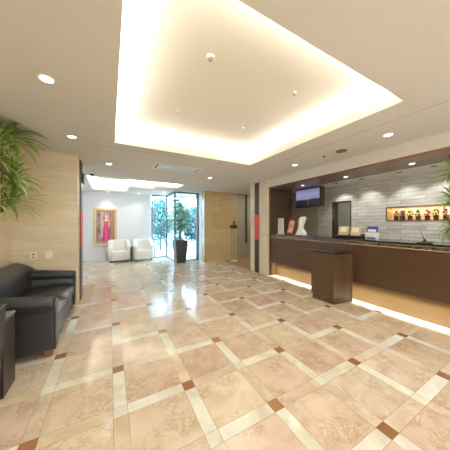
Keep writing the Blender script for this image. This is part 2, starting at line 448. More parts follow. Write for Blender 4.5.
wall('wall_corridor_end', [(6.0, 6.12, 4.97, 7.2, 0, CH+.02)], M['tan_wall'])

# stone wall behind the counter, cut round the niche and the door
def stone():
    bm = bmesh.new(); X = XB; T = .14
    NY0, NY1, NZ0, NZ1 = .55, 2.25, 1.47, 1.735
    DY0, DY1, DZ = 3.01, 3.50, 1.96
    ys = [YB, NY0, NY1, DY0, DY1, 4.97]
    zs = [0, NZ0, NZ1, DZ, CH]
    for y0, y1 in zip(ys, ys[1:]):
        for z0, z1 in zip(zs, zs[1:]):
            my, mz = (y0+y1)/2, (z0+z1)/2
            if NY0 < my < NY1 and NZ0 < mz < NZ1: continue
            if DY0 < my < DY1 and mz < DZ: continue
            quad(bm, ((X, y0, z0), (X, y1, z0), (X, y1, z1), (X, y0, z1)))
    # reveals
    for (y0, y1, z0, z1, dp) in ((DY0, DY1, 0, DZ, T),):
        quad(bm, ((X, y0, z0), (X+dp, y0, z0), (X+dp, y0, z1), (X, y0, z1)))
        quad(bm, ((X, y1, z0), (X+dp, y1, z0), (X+dp, y1, z1), (X, y1, z1)))
        quad(bm, ((X, y0, z1), (X+dp, y0, z1), (X+dp, y1, z1), (X, y1, z1)))
    bmesh.ops.remove_doubles(bm, verts=bm.verts, dist=.0001)
    struct('wall_right', bm, M['ledger'])
    # niche lining with a dark frame
    bm = boxes((X, X+.20, NY0, NY1, NZ0-.012, NZ0), (X, X+.20, NY0, NY1, NZ1, NZ1+.012), (X, X+.20, NY0-.012, NY0, NZ0-.012, NZ1+.012), (X, X+.20, NY1, NY1+.012, NZ0-.012, NZ1+.012))
    struct('trim_6', bm, simple('niche_lining', srgb(196, 160, 110), .5))
    struct('trim_7', boxes((X+.19, X+.21, NY0, NY1, NZ0, NZ1)), simple('niche_back_panel', srgb(240, 222, 186), .6))
    bm = boxes((X-.008, X+.01, NY0-.018, NY1+.018, NZ0-.018, NZ0), (X-.008, X+.01, NY0-.018, NY1+.018, NZ1, NZ1+.014), (X-.008, X+.01, NY1, NY1+.018, NZ0, NZ1), (X-.008, X+.01, NY0-.018, NY0, NZ0, NZ1))
    struct('trim_8', bm, simple('niche_frame', srgb(112, 88, 62), .4))
    # dark door opening with its room behind
    fr = boxes((X-.012, X+.15, DY1-.055, DY1+.004, 0, DZ+.0), (X-.012, X+.15, DY0-.004, DY0+.02, 0, DZ), (X-.012, X+.15, DY0, DY1, DZ-.03, DZ+.008))
    struct('door_1', fr, M['darkwood'])
    wall('wall_back_office', [(6.1, 6.2, 2.0, 4.9, 0, CH), (X+.15, 6.1, 4.8, 4.9, 0, CH), (X+.15, 6.1, 2.0, 2.1, 0, CH)], M['taupe'])
    wall('ceiling_back_office', [(X+.15, 6.2, 2.0, 4.9, 2.4, 2.45)], M['ceiling'])
    return (NY0, NY1, NZ0, NZ1)
NY0, NY1, NZ0, NZ1 = stone()
area('niche_led', (XB+.10, (NY0+NY1)/2, NZ1-.006), .05, 5, sy=NY1-NY0-.05, col=(1, .82, .56))

# end partition of the reception and the smooth panel below the screen
wall('wall_reception_end', [(XC+.01, 4.60, 4.36, 4.46, 0, 2.36)], M['darkwood'])
struct('trim_9', boxes((XB-.012, XB-.001, 3.95, 4.95, 0, 1.93)), M['taupe'])
# bulkhead over the counter: plaster face, bronze edge, copper soffit, pale inner ceiling
struct('trim_10', boxes((3.75, 3.80, YB, 4.37, 2.37, CH+.01)), M['ceiling'])
struct('trim_11', boxes((3.745, 3.79, YB, 4.37, 2.335, 2.372)), M['bronze'])
struct('trim_12', boxes((3.79, 4.49, YB, 4.97, 2.345, 2.37)), M['copper'])
struct('ceiling_reception', boxes((4.49, XB, YB, 4.97, 2.372, 2.40)), M['cove'])
struct('trim_13', boxes((3.76, 3.80, 4.355, 4.372, 0, 2.34)), M['bronze'])

# inset dark channel with a red section in each pier face
def channel(name, boxdark, boxred, label):
    o = tag(finish(name, boxes(boxdark), M['postdark'], bevel=.004), label, 'wall strip')
    finish('red_section', boxes(boxred), M['red'], parent=o, bevel=.003)
    return o
channel('wall_channel', (XP, XP+.022, 4.62, 4.92, 0, CH-.01), (XP+.018, XP+.028, 4.62, 4.92, .965, 1.63), 'dark vertical metal strip with red middle on the pier beside the black sofa')
channel('wall_channel', (3.682, 3.70, 4.72, 4.91, 0, CH-.01), (3.676, 3.684, 4.72, 4.91, .94, 1.65), 'dark vertical metal strip with red middle on the pale pier left of the counter')
channel('wall_channel', (2.935, 2.96, 7.47, 7.60, 0, CH-.01), (2.93, 2.937, 7.47, 7.60, .955, 1.57), 'dark vertical strip with red middle at the right edge of the glass wall')
o = tag(finish('wall_speaker', boxes((XP+.03, XP+.062, 4.74, 4.92, 2.16, 2.36)), M['black'], bevel=.012), 'small black box speaker high on the dark strip beside the sofa wall', 'speaker')
finish('bracket', boxes((XP+.02, XP+.035, 4.79, 4.85, 2.22, 2.30)), M['postdark'], parent=o)

# ------------------------------------------------------------------ glazing and the garden
def glazing():
    f = .035
    def pane(name, a, b, fr, head=True):
        """a,b: plan points; vertical frames at both ends"""
        a, b = Vector(a), Vector(b); d = (b-a); L = d.length; d.normalize()
        bm = bmesh.new()
        def bar(s0, s1, z0, z1, w):
            n = Vector((-d.y, d.x))*w
            p = [a+d*s0-n, a+d*s1-n, a+d*s1+n, a+d*s0+n]
            lo = [bm.verts.new((q.x, q.y, z0)) for q in p]; hi = [bm.verts.new((q.x, q.y, z1)) for q in p]
            bm.faces.new(lo); bm.faces.new(hi)
            for k in range(4): bm.faces.new((lo[k], lo[(k+1) % 4], hi[(k+1) % 4], hi[k]))
        for s in fr: bar(s*L-f/2, s*L+f/2, 0, CH, .03)
        bar(0, L, CH-.05, CH-.002, .035); bar(0, L, .002, .03, .03)
        o = struct(name, bm, M['steel'])
        g = bmesh.new(); quad(g, ((a.x, a.y, .03), (b.x, b.y, .03), (b.x, b.y, CH-.05), (a.x, a.y, CH-.05)))
        finish('pane', g, M['glass'], parent=o)
    pane('window_1', (1.51, 8.92), (2.09, 8.92), (.03, .17, 1))
    pane('window_2', (2.09, 8.90), (2.09, 7.62), (0, 1))
    pane('window_3', (2.09, 7.60), (2.95, 7.60), (0, .98))
glazing()
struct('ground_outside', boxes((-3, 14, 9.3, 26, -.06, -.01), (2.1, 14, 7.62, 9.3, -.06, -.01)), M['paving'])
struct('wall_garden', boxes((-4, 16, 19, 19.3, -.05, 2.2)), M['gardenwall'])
struct('trim_14', boxes((2.4, 6.6, 10.2, 10.5, -.01, .16), (2.4, 6.8, 10.5, 10.8, -.01, .32)), M['paving'])

def leafblob(n, centre, rad, size, seedv, squash=1.0, droop=0):
    rr = random.Random(seedv); bm = bmesh.new(); c = Vector(centre)
    for _ in range(n):
        th, ph = rr.uniform(0, 2*pi), math.acos(rr.uniform(-1, 1)); r = rr.uniform(.45, 1)**.5
        p = Vector((rad[0]*r*sin(ph)*cos(th), rad[1]*r*sin(ph)*sin(th), rad[2]*r*cos(ph)))
        p *= 1+.35*noise.noise(p*2.3+Vector((seedv, 0, 0))); p += c
        d = Vector((rr.gauss(0, 1), rr.gauss(0, 1), rr.gauss(-.2-droop, .7))).normalized(); u = d.cross(Vector((rr.gauss(0, 1), rr.gauss(0, 1), rr.gauss(0, 1)))).normalized()
        L = size*rr.uniform(.7, 1.3); w = L*.28
        vs = [p, p+d*L*.4+u*w, p+d*L, p+d*L*.4-u*w]
        bm.faces.new([bm.verts.new(v) for v in vs])
    return bm
gard = [((2.35, 11.4), .75, 2.6, 'leaf_b', 'tall blue-green garden tree behind the left glass panel'),
        ((3.6, 13.2), .85, 2.9, 'leaf_b2', 'pale green garden tree in the middle beyond the glass'),
        ((4.2, 11.0), .8, 2.3, 'leaf_b', 'leafy garden tree beyond the right glass panel near the pier'),
        ((2.9, 10.4), .42, .75, 'leaf_b2', 'low round pale shrub outside at the foot of the glass'),
        ((7.6, 17.4), .7, 2.6, 'leaf_b2', 'far pale garden tree at the right beyond the glass'),
        ((1.3, 14.9), .9, 2.5, 'leaf_b', 'far garden tree at the left beyond the glass')]
for i, ((x, y), r, h, mt, lab) in enumerate(gard):
    t = empty('garden_tree' if h > 1 else 'garden_shrub', (x, y, -.01), lab, 'tree' if h > 1 else 'shrub', 'trees in the garden' if h > 1 else None)
    zc = h*.62
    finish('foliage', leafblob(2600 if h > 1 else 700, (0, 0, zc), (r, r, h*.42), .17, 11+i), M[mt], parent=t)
    bm = bmesh.new(); tube(bm, [(0, 0, 0), (.03, .02, h*.3), (-.02, .03, h*.6), (.02, 0, h*.85)], [.05, .042, .03, .012]); tube(bm, [(.02, .02, h*.35), (.2, .05, h*.6)], [.025, .01]); tube(bm, [(0, .02, h*.3), (-.22, -.05, h*.58)], [.025, .01])
    finish('trunk', bm, M['stem'], parent=t, smooth=True)

# ------------------------------------------------------------------ sofa
def roll(bm, x0, x1, yc, zc, ry, rz, n=16):
    """horizontal roll along x with a rounded section"""
    pr = [(yc+ry*cos(2*pi*k/n), zc+rz*sin(2*pi*k/n)) for k in range(n)]
    prism(bm, pr, x0, x1, 'yz')
def sofa():
    y0, y1 = 2.78, 4.33; xf, xb = -.515, -1.28
    t = empty('sofa', ((xf+xb)/2, (y0+y1)/2, 0), 'black leather two-seat sofa against the tan stone wall', 'sofa')
    ox, oy = t.location.x, t.location.y
    def F(name, bm, mat, **k):
        bmesh.ops.translate(bm, verts=bm.verts, vec=(-ox, -oy, 0)); return finish(name, bm, mat, parent=t, **k)
    aw = .15
    F('base', boxes((xb+.03, xf-.02, y0+.03, y1-.03, .07, .27)), M['leather'], bevel=.015)
    # seat cushions
    ym = (y0+y1)/2
    for a, b in ((y0+aw-.01, ym-.004), (ym+.004, y1-aw+.01)):
        bm = bmesh.new(); nx, ny = 8, 8; xa, xe = xb+.17, xf+.0
        top = []
        for i in range(nx+1):
            for j in range(ny+1):
                u, v = i/nx, j/ny; x = xa+(xe-xa)*u; y = a+(b-a)*v
                puff = .03*(1-(2*u-1)**4)*(1-(2*v-1)**4)
                edge = .022*(max(abs(2*u-1), abs(2*v-1))**10)
                top.append(bm.verts.new((x, y, .405+puff-edge)))
        for i in range(nx):
            for j in range(ny): bm.faces.new((top[i*(ny+1)+j], top[(i+1)*(ny+1)+j], top[(i+1)*(ny+1)+j+1], top[i*(ny+1)+j+1]))
        ring = [top[i*(ny+1)] for i in range(nx+1)]+[top[nx*(ny+1)+j] for j in range(1, ny+1)]+[top[i*(ny+1)+ny] for i in range(nx-1, -1, -1)]+[top[j] for j in range(ny-1, 0, -1)]
        low = [bm.verts.new((v.co.x, v.co.y, .265)) for v in ring]; n = len(ring)
        for k in range(n): bm.faces.new((ring[k], ring[(k+1) % n], low[(k+1) % n], low[k]))
        bm.faces.new(low)
        F('seat_cushion', bm, M['leather'], smooth=True, bevel=.02, seg=3)
    # rolled arms: scroll profile in y-z extruded along x
    for s, yy in ((1, y0), (-1, y1)):
        pr = []
        w = aw
        pts = [(.02, .07), (.02, .46)]                   # outer panel, tucked in under the roll
        cx_, cz_, r1, r2 = .058, .548, .080, .066
        for k in range(13):
            a = R(215)-R(250)*k/12
            pts.append((cx_+.01+r1*cos(a), cz_+r2*sin(a)))
        pts += [(w, .44), (w, .07)]
        pr = [(yy+s*p, z) for p, z in pts]
        bm = bmesh.new(); prism(bm, pr, xb+.06, xf-.005, 'yz')
        for v in bm.verts:
            if v.co.z > .40 and v.co.x < xb+.1: v.co.z += .085*(v.co.z-.40)/.2
        F('arm', bm, M['leather'], bevel=.012, seg=3, smooth=False)
        # raised front facing
        bm = bmesh.new(); pr2 = [(yy+s*(.075+(p-.075)*.92), .07+(z-.07)*.985) for p, z in pts]; prism(bm, pr2, xf-.006, xf+.012, 'yz')
        F('arm_front', bm, M['leather'], bevel=.008, seg=2)
    # back: raked, rounded crest which curves down and forward into the arms
    bm = bmesh.new(); n = 22; m_ = 14; rings = []
    for i in range(n+1):
        v = i/n; y = y0+.03+(y1-y0-.06)*v
        e = abs(2*v-1); k = max(0, (e-.66)/.34)
        top = .835-.11*k**2.0; fwd = .10*k**1.8
        sec = [(xb+.02, .10), (xb+.015, top-.10), (xb+.03, top-.035), (xb+.06, top-.006), (xb+.095, top), (xb+.135+fwd, top-.018), (xb+.165+fwd, top-.07), (xb+.19+fwd, top-.17), (xb+.225+fwd*.6, .46), (xb+.235, .36), (xb+.235, .25), (xb+.22, .10)]
        rings.append([bm.verts.new((x, y, z)) for x, z in sec])
    for a, b in zip(rings, rings[1:]):
        for k in range(len(a)): bm.faces.new((a[k], a[(k+1) % len(a)], b[(k+1) % len(a)], b[k]))
    bm.faces.new(rings[0]); bm.faces.new(rings[-1])
    F('backrest', bm, M['leather'], smooth=True)
    for x in (xf-.055, xb+.08):
        for y in (y0+.06, y1-.06):
            bm = bmesh.new(); a = .028; b_ = .036
            lo = [bm.verts.new((x+sx*a, y+sy*a, 0)) for sx, sy in ((-1,-1),(1,-1),(1,1),(-1,1))]; hi = [bm.verts.new((x+sx*b_, y+sy*b_, .071)) for sx, sy in ((-1,-1),(1,-1),(1,1),(-1,1))]
            bm.faces.new(lo); bm.faces.new(hi)
            for k in range(4): bm.faces.new((lo[k], lo[(k+1) % 4], hi[(k+1) % 4], hi[k]))
            F('foot', bm, M['footwood'], bevel=.004)
sofa()

# ------------------------------------------------------------------ side table and wicker planter
t = empty('side_table', (-.955, 2.44, 0), 'espresso wood side table beside the near arm of the sofa', 'table')
finish('tabletop', boxes((-.20, .21, -.13, .12, .60, .622)), simple('smoky_table_glass', srgb(128, 124, 116), .12), parent=t, bevel=.004)
finish('side_panel', boxes((.18, .21, -.125, .11, 0, .60)), M['tablewood'], parent=t, bevel=.003)
finish('side_panel', boxes((-.195, -.165, -.125, .11, 0, .60)), M['tablewood'], parent=t, bevel=.003)
finish('back_panel', boxes((-.165, .18, .09, .11, .05, .60)), M['tablewood'], parent=t)
finish('shelf', boxes((-.165, .18, -.12, .09, .25, .27)), M['tablewood'], parent=t)

def frustum(bm, a, b, z0, z1, cx=0, cy=0):
    lo = [bm.verts.new((cx+sx*a, cy+sy*a, z0)) for sx, sy in ((-1,-1),(1,-1),(1,1),(-1,1))]; hi = [bm.verts.new((cx+sx*b, cy+sy*b, z1)) for sx, sy in ((-1,-1),(1,-1),(1,1),(-1,1))]
    bm.faces.new(lo); bm.faces.new(hi)
    for k in range(4): bm.faces.new((lo[k], lo[(k+1) % 4], hi[(k+1) % 4], hi[k]))
w = empty('wicker_planter', (-.905, 2.105, 0), 'tapered dark wicker planter at the left edge in front of the sofa', 'planter')
bm = bmesh.new()
def fr_shell(bm, a0, a1, z0, z1, th):
    for s0, s1 in (((-1,-1),(1,-1)), ((1,-1),(1,1)), ((1,1),(-1,1)), ((-1,1),(-1,-1))):
        q = []
        for (sx, sy), (a, z) in ((s0, (a0, z0)), (s1, (a0, z0)), (s1, (a1, z1)), (s0, (a1, z1))): q.append((sx*a, sy*a, z))
        quad(bm, q)
        q = []
        for (sx, sy), (a, z) in ((s0, (a0-th, z0)), (s1, (a0-th, z0)), (s1, (a1-th, z1)), (s0, (a1-th, z1))): q.append((sx*a, sy*a, z))
        quad(bm, q)
        quad(bm, [(s0[0]*a1, s0[1]*a1, z1), (s1[0]*a1, s1[1]*a1, z1), (s1[0]*(a1-th), s1[1]*(a1-th), z1), (s0[0]*(a1-th), s0[1]*(a1-th), z1)])
    quad(bm, [(sx*a0, sy*a0, z0) for sx, sy in ((-1,-1),(1,-1),(1,1),(-1,1))])
fr_shell(bm, .150, .185, 0, .75, .02)
finish('basket_body', bm, M['wicker'], parent=w)
bm = bmesh.new()
for s0, s1 in (((-1,-1),(1,-1)), ((1,-1),(1,1)), ((1,1),(-1,1)), ((-1,1),(-1,-1))): tube(bm, [(s0[0]*.178, s0[1]*.178, .755), (s1[0]*.178, s1[1]*.178, .755)], .014)
finish('rim', bm, M['wicker'], parent=w, smooth=True)
finish('soil', boxes((-.155, .155, -.155, .155, .60, .68)), M['soil'], parent=w)

# ------------------------------------------------------------------ plants
def blade(bm, p, d0, L, w, droop, seg=7, roll_=0, rr=random):
    """arching strap leaf starting at p, direction d0"""
    p = Vector(p); d = Vector(d0).normalized(); side = d.cross(Vector((0, 0, 1)))
    if side.length < .05: side = Vector((1, 0, 0))
    side.normalize(); prev = None
    for i in range(seg+1):
        t = i/seg
        ww = w*(.35+.65*min(1, t*4))*(1-max(0, (t-.45)/.55)**1.6)+.0006
        up = side.cross(d).normalized()
        a = bm.verts.new(p-side*ww+up*ww*.35); m = bm.verts.new(p); b = bm.verts.new(p+side*ww+up*ww*.35)
        if prev:
            bm.faces.new((prev[0], prev[1], m, a)); bm.faces.new((prev[1], prev[2], b, m))
        prev = (a, m, b)
        d = (d+Vector((0, 0, -1))*droop/seg*(.6+t)).normalized(); p = p+d*L/seg
def rosette(bm, c, n, L, w, droop, seedv, stretch=.06):
    rr = random.Random(seedv)
    for i in range(n):
        a = i*2.4+rr.uniform(-.3, .3); f = i/n
        el = R(10+75*f)+rr.uniform(-.15, .15)
        d = (cos(a)*cos(el), sin(a)*cos(el), sin(el))
        blade(bm, (c[0], c[1], c[2]+stretch*f), d, L*rr.uniform(.8, 1.15)*(1-.12*f), w*rr.uniform(.8, 1.15), droop*rr.uniform(.8, 1.2)*(1.15-.75*f))

# wall planter with the tall variegated plant
p = empty('wall_plant', (-1.12, 3.43, 1.45), 'variegated long-leaved plant in a gold-rimmed box on the left wall above the sofa', 'plant')
finish('planter_box', boxes((-.155, .035, -.42, .165, -.02, .035)), simple('cream_planter_box', srgb(214, 190, 150), .5), parent=p, bevel=.006)
finish('gold_rim', boxes((-.155, .045, -.43, .18, .028, .075)), M['gold'], parent=p, bevel=.006)
for k, (x, y, z, n, L, wd, dr) in enumerate(((.03, .08, .96, 84, .46, .026, 1.35), (.05, .12, .42, 60, .36, .020, 1.8), (-.01, -.20, .62, 50, .42, .020, 1.8), (.04, .14, .15, 48, .44, .014, 1.7), (.0, -.25, .14, 34, .40, .013, 1.9))):
    bm = bmesh.new(); rosette(bm, (x, y, z), n, L, wd, dr, 30+k, stretch=.14 if z > .3 else .04)
    finish('leaf_head', bm, M['leaf_v'], parent=p, smooth=True)
bm = bmesh.new()
for x, y, z in ((0, .02, .9), (.03, .10, .45), (-.01, -.20, .66)): tube(bm, [(x*.5, y*.8, .03), (x*.8, y, z*.5), (x, y, z)], [.016, .014, .011])
finish('cane', bm, M['stem'], parent=p, smooth=True)

# right-hand plant on the counter
p = empty('counter_plant', (4.08, .94, 1.1225), 'green strap-leaved plant on the counter at the right edge of the frame', 'plant')
bm = bmesh.new(); lathe(bm, [(.07, 0), (.085, .04), (.10, .16), (.105, .18), (.095, .18), (.09, .15)], n=24)
finish('pot', bm, M['white'], parent=p, smooth=False, bevel=.003)
for k, (x, y, z, n, L, wd, dr) in enumerate(((-.10, .03, .15, 90, .22, .008, 3.2), (.02, .05, .54, 46, .27, .024, 1.3), (0, .02, .92, 40, .32, .024, 1.4))):
    bm = bmesh.new(); rosette(bm, (x, y, z), n, L, wd, dr, 60+k, stretch=.08)
    finish('leaf_head', bm, M['leaf_v'], parent=p, smooth=True)
bm = bmesh.new(); tube(bm, [(0, 0, .12), (.02, .01, .6), (.02, .02, .62)], [.014, .011, .01]); tube(bm, [(0, 0, .12), (-.02, -.03, .5), (0, -.05, .9)], [.014, .012, .01])
finish('cane', bm, M['stem'], parent=p, smooth=True)

# potted tree at the glass
p = empty('potted_tree', (2.21, 7.36, 0), 'slender leafy indoor tree in a tall charcoal planter before the glass', 'potted tree')
bm = bmesh.new(); frustum(bm, .155, .225, 0, .79); bm2 = bm
finish('planter', bm, M['darkgrey'], parent=p, bevel=.01)
finish('soil', boxes((-.19, .19, -.19, .19, .785, .80)), M['soil'], parent=p)
bm = bmesh.new(); rr = random.Random(5); tips = []
for k in range(5):
    a = k*1.26; b = [(.03*cos(a), .03*sin(a), .79)]
    h = rr.uniform(1.9, 2.35); lean = rr.uniform(.05, .22)
    for s in range(1, 7):
        f = s/6; b.append((lean*f*f*cos(a)+.03*cos(a), lean*f*f*sin(a)+.03*sin(a), .79+(h-.79)*f))
    tube(bm, b, [.012-.0015*s for s in range(7)], n=6); tips.append(b)
finish('stem', bm, M['stem'], parent=p, smooth=True)
bm = bmesh.new()
for b in tips:
    for s in range(2, 7):
        c = Vector(b[s])
        for q in range(8):
            a = rr.uniform(0, 2*pi); el = rr.uniform(-.2, .7); L = rr.uniform(.15, .40)*(1.15-s*.06)
            d = Vector((cos(a)*cos(el), sin(a)*cos(el), sin(el)))
            for e in range(4):
                pt = c+d*L*(e+1)/4+Vector((0, 0, -.05*(e/3)**2))
                for sg in (-1, 1):
                    dd = (d+Vector((-d.y, d.x, 0))*sg*.8+Vector((0, 0, rr.uniform(-.5, .1)))).normalized()
                    blade(bm, pt, dd, rr.uniform(.09, .14), .014, .6, seg=3)
finish('foliage', bm, M['leaf_d'], parent=p, smooth=True)

# ------------------------------------------------------------------ white tub chairs + little table
def tub():
    t = empty('tub_chair', (0, 0, 0), 'white leather tub armchair beside the painting, left of the pair', 'chair', 'white tub armchairs')
    # faces -Y; width .70, depth .66
    W, D = .35, .33
    finish('base', boxes((-W+.02, W-.02, -D+.02, D-.02, .07, .20)), M['leather_w'], parent=t, bevel=.02)
    bm = bmesh.new(); box(bm, -W+.11, W-.11, -D, D-.13, .20, .40)
    finish('seat_cushion', bm, M['leather_w'], parent=t, bevel=.035, seg=4, smooth=True)
    # wrap-around back and arms: U in plan with a rounded top, arms lower than the back
    bm = bmesh.new(); path = []
    for k in range(9): path.append((-W+.06, -D+.02+k*(D*2-.26)/8))
    for k in range(1, 9):
        a = pi-pi/2*k/8; path.append((-W+.06+.12+.12*cos(a), D-.22+.12*sin(a)+.02))
    n0 = len(path)
    path += [(-x, y) for x, y in reversed(path)]
    rings = []
    for i, (x, y) in enumerate(path):
        a = Vector(path[max(0, i-1)]); b = Vector(path[min(len(path)-1, i+1)]); d = (b-a).normalized(); nn = Vector((-d.y, d.x))
        f = min(1, max(0, (y+D)/(2*D-.15))); top = .56+.23*f**2.2
        fl = .02+.03*f
        sec = [(.055, .10), (.06, top-.10), (.075+fl*.3, top-.05), (.06+fl*.3, top-.012), (.01, top), (-.04, top-.015), (-.055, top-.06), (-.05, .30), (-.05, .10)]
        rings.append([bm.verts.new((x+nn.x*s, y+nn.y*s, z)) for s, z in sec])
    for a, b in zip(rings, rings[1:]):
        for k in range(len(a)): bm.faces.new((a[k], a[(k+1) % len(a)], b[(k+1) % len(a)], b[k]))
    bm.faces.new(rings[0]); bm.faces.new(rings[-1])
    finish('backrest', bm, M['leather_w'], parent=t, smooth=True, bevel=.012)
    for sx in (-1, 1):
        for sy in (-1, 1):
            bm = bmesh.new(); frustum(bm, .018, .024, 0, .072, sx*(W-.08), sy*(D-.08)); finish('leg', bm, M['black'], parent=t)
    return t
t1 = tub(); t1.location = (.30, 8.70, 0)
dup(t1, (1.125, 8.62, 0), 'white leather tub armchair next to the glass, right of the pair')
bm = bmesh.new()
t = empty('small_table', (.715, 8.66, 0), 'narrow dark side table between the two white tub armchairs', 'table')
finish('tabletop', boxes((-.030, .030, -.2, .2, .50, .53)), M['tablewood'], parent=t, bevel=.004)
for a in (-1, 1): finish('leg', boxes((-.028, .028, a*.17-.015, a*.17+.015, 0, .50)), M['tablewood'], parent=t)
finish('shelf', boxes((-.028, .028, -.155, .155, .12, .14)), M['tablewood'], parent=t)

# ------------------------------------------------------------------ painting
p = empty('painting', (-.145, 9.10, .55), 'gold-framed tall painting of a woman in a magenta gown', 'painting')
W, H_ = .385, 1.43
bm = bmesh.new(); fw = .085
for b in ((-W, W, -.045, -.002, 0, fw), (-W, W, -.045, -.002, H_-fw, H_), (-W, -W+fw, -.045, -.002, fw, H_-fw), (W-fw, W, -.045, -.002, fw, H_-fw)): box(bm, *b)
finish('frame', bm, M['gold'], parent=p, bevel=.012, seg=2)
def canvas_mat():
    m, nt, b = newmat('painted_background')
    tc = nt.nodes.new('ShaderNodeTexCoord'); mp = nt.nodes.new('ShaderNodeMapping'); mp.inputs['Scale'].default_value = (7, 1, 1.6)
    nt.links.new(tc.outputs['Object'], mp.inputs[0]); n = nt.nodes.new('ShaderNodeTexNoise'); n.inputs['Scale'].default_value = 1.7; n.inputs['Detail'].default_value = 4
    nt.links.new(mp.outputs[0], n.inputs['Vector'])
    r = ramp(nt, n.outputs['Fac'], [(.32, srgb(78, 62, 92)), (.44, srgb(138, 92, 96)), (.55, srgb(176, 140, 132)), (.66, srgb(150, 96, 72))])
    nt.links.new(r.outputs['Color'], b.inputs['Base Color']); b.inputs['Roughness'].default_value = .5; return m
cv = finish('canvas', boxes((-W+fw-.01, W-fw+.01, -.018, -.004, fw-.01, H_-fw+.01)), canvas_mat(), parent=p)
def flat(name, pts, c, yy):
    bm = bmesh.new(); quad(bm, [(x, yy, z) for x, z in pts]); return finish(name, bm, simple('paint_'+name, c, .5, var=.12, bscale=30), parent=cv)
def ell(cx, cz, rx, rz, n=18): return [(cx+rx*cos(2*pi*k/n), cz+rz*sin(2*pi*k/n)) for k in range(n)]
flat('painted_pillar', [(-.16, .30), (-.09, .30), (-.09, 1.28), (-.16, 1.28)], srgb(186, 178, 176), -.0185)
flat('painted_curtain', [(.16, .16), (.30, .16), (.30, 1.30), (.18, 1.30)], srgb(156, 116, 100), -.0185)
flat('painted_ground', [(-.3, .08), (.3, .08), (.3, .20), (-.3, .17)], srgb(172, 156, 164), -.0187)
flat('painted_hair', ell(.02, 1.12, .062, .085), srgb(196, 160, 96), -.019)
flat('painted_arm', [(-.075, .98), (-.06, .99), (-.07, .80), (-.03, .70), (-.05, .69), (-.10, .80)], srgb(226, 190, 168), -.0192)
flat('painted_arm', [(.115, .98), (.10, .99), (.11, .80), (.08, .70), (.10, .69), (.14, .80)], srgb(226, 190, 168), -.0192)
flat('painted_shoulders', [(-.07, .93), (-.075, .985), (-.02, 1.01), (-.005, 1.06), (.04, 1.06), (.055, 1.01), (.11, .985), (.105, .93)], srgb(232, 198, 176), -.0195)
flat('painted_face', ell(.02, 1.10, .036, .055), srgb(236, 204, 182), -.0197)
flat('painted_gown', [(-.065, .95), (.02, .925), (.105, .95), (.085, .78), (.10, .62), (.145, .20), (.02, .155), (-.12, .20), (-.07, .60), (-.045, .78)], srgb(190, 48, 110), -.020)
flat('painted_bodice', [(-.065, .952), (.02, .927), (.105, .952), (.085, .79), (.02, .77), (-.045, .79)], srgb(206, 88, 92), -.0203)
flat('painted_gown_fold', [(.0, .74), (.03, .74), (.07, .20), (.01, .17), (-.03, .20)], srgb(214, 84, 140), -.0203)

# ------------------------------------------------------------------ stand near the golden wall
p = empty('pedestal_stand', (4.06, 6.68, 0), 'slim pale pedestal stand with a dark box on top by the golden stone wall', 'stand')
bm = bmesh.new(); lathe(bm, [(.14, 0), (.14, .012), (.05, .03), (.02, .035)], n=24); finish('foot', bm, M['white'], parent=p, smooth=False)
bm = bmesh.new(); tube(bm, [(0, 0, .03), (0, 0, 1.22)], .016, n=12); finish('pole', bm, M['silver'], parent=p, smooth=True)
bm = bmesh.new(); tube(bm, [(-.10, 0, .03), (-.10, 0, 1.22)], .007, n=8); finish('side_rod', bm, M['silver'], parent=p, smooth=True)
finish('box', boxes((-.13, .10, -.07, .07, 1.22, 1.34)), M['darkwood'], parent=p, bevel=.008)
finish('back_plate', boxes((-.02, .09, .04, .06, 1.34, 1.50)), M['bronze'], parent=p, bevel=.004)

# ------------------------------------------------------------------ reception counter
K = empty('reception_counter', (XC, .6, 0), 'long dark brown reception counter with black granite top and lit plinth', 'counter')
oy = .6
def KC(name, x0, x1, z0, z1, mat, y0=YB+.6, y1=4.345, **k):
    return finish(name, boxes((x0-XC, x1-XC, y0-oy, y1-oy, z0, z1)), mat, parent=K, **k)
KC('front_panel', XC+.01, XC+.035, .365, 1.03, M['panel'])
KC('body', XC+.20, XC+.60, .0, 1.075, M['darkwood'])
KC('underside', XC+.035, XC+.20, .365, .385, M['darkwood'])
KC('plinth', XC+.165, XC+.20, .002, .365, M['plinth'])
KC('mosaic_band', XC+.004, XC+.03, 1.04, 1.082, M['mosaic'])
KC('lower_moulding', XC-.008, XC+.03, 1.026, 1.040, M['silver'], bevel=.004)
KC('upper_moulding', XC-.008, XC+.03, 1.082, 1.092, M['silver'], bevel=.003)
KC('countertop', XC-.02, XC+.66, 1.092, 1.122, M['granite'], bevel=.004)
struct('trim_15', boxes((XC-.02, XC+.16, YB+.6, 4.36, .0005, .003)), simple('painted_glow_strip', srgb(248, 240, 224), .25))  # white floor strip paints in the glow band below the counter panel
area('plinth_led', (XC+.10, (YB+.7+4.3)/2, .352), .05, 22, sy=4.3-(YB+.7), col=(1, .95, .84), spread=R(75))
# back of the lit plinth end piece
struct('trim_16', boxes((XC+.02, XC+.16, 4.335, 4.355, 0, .36)), M['plinth'])

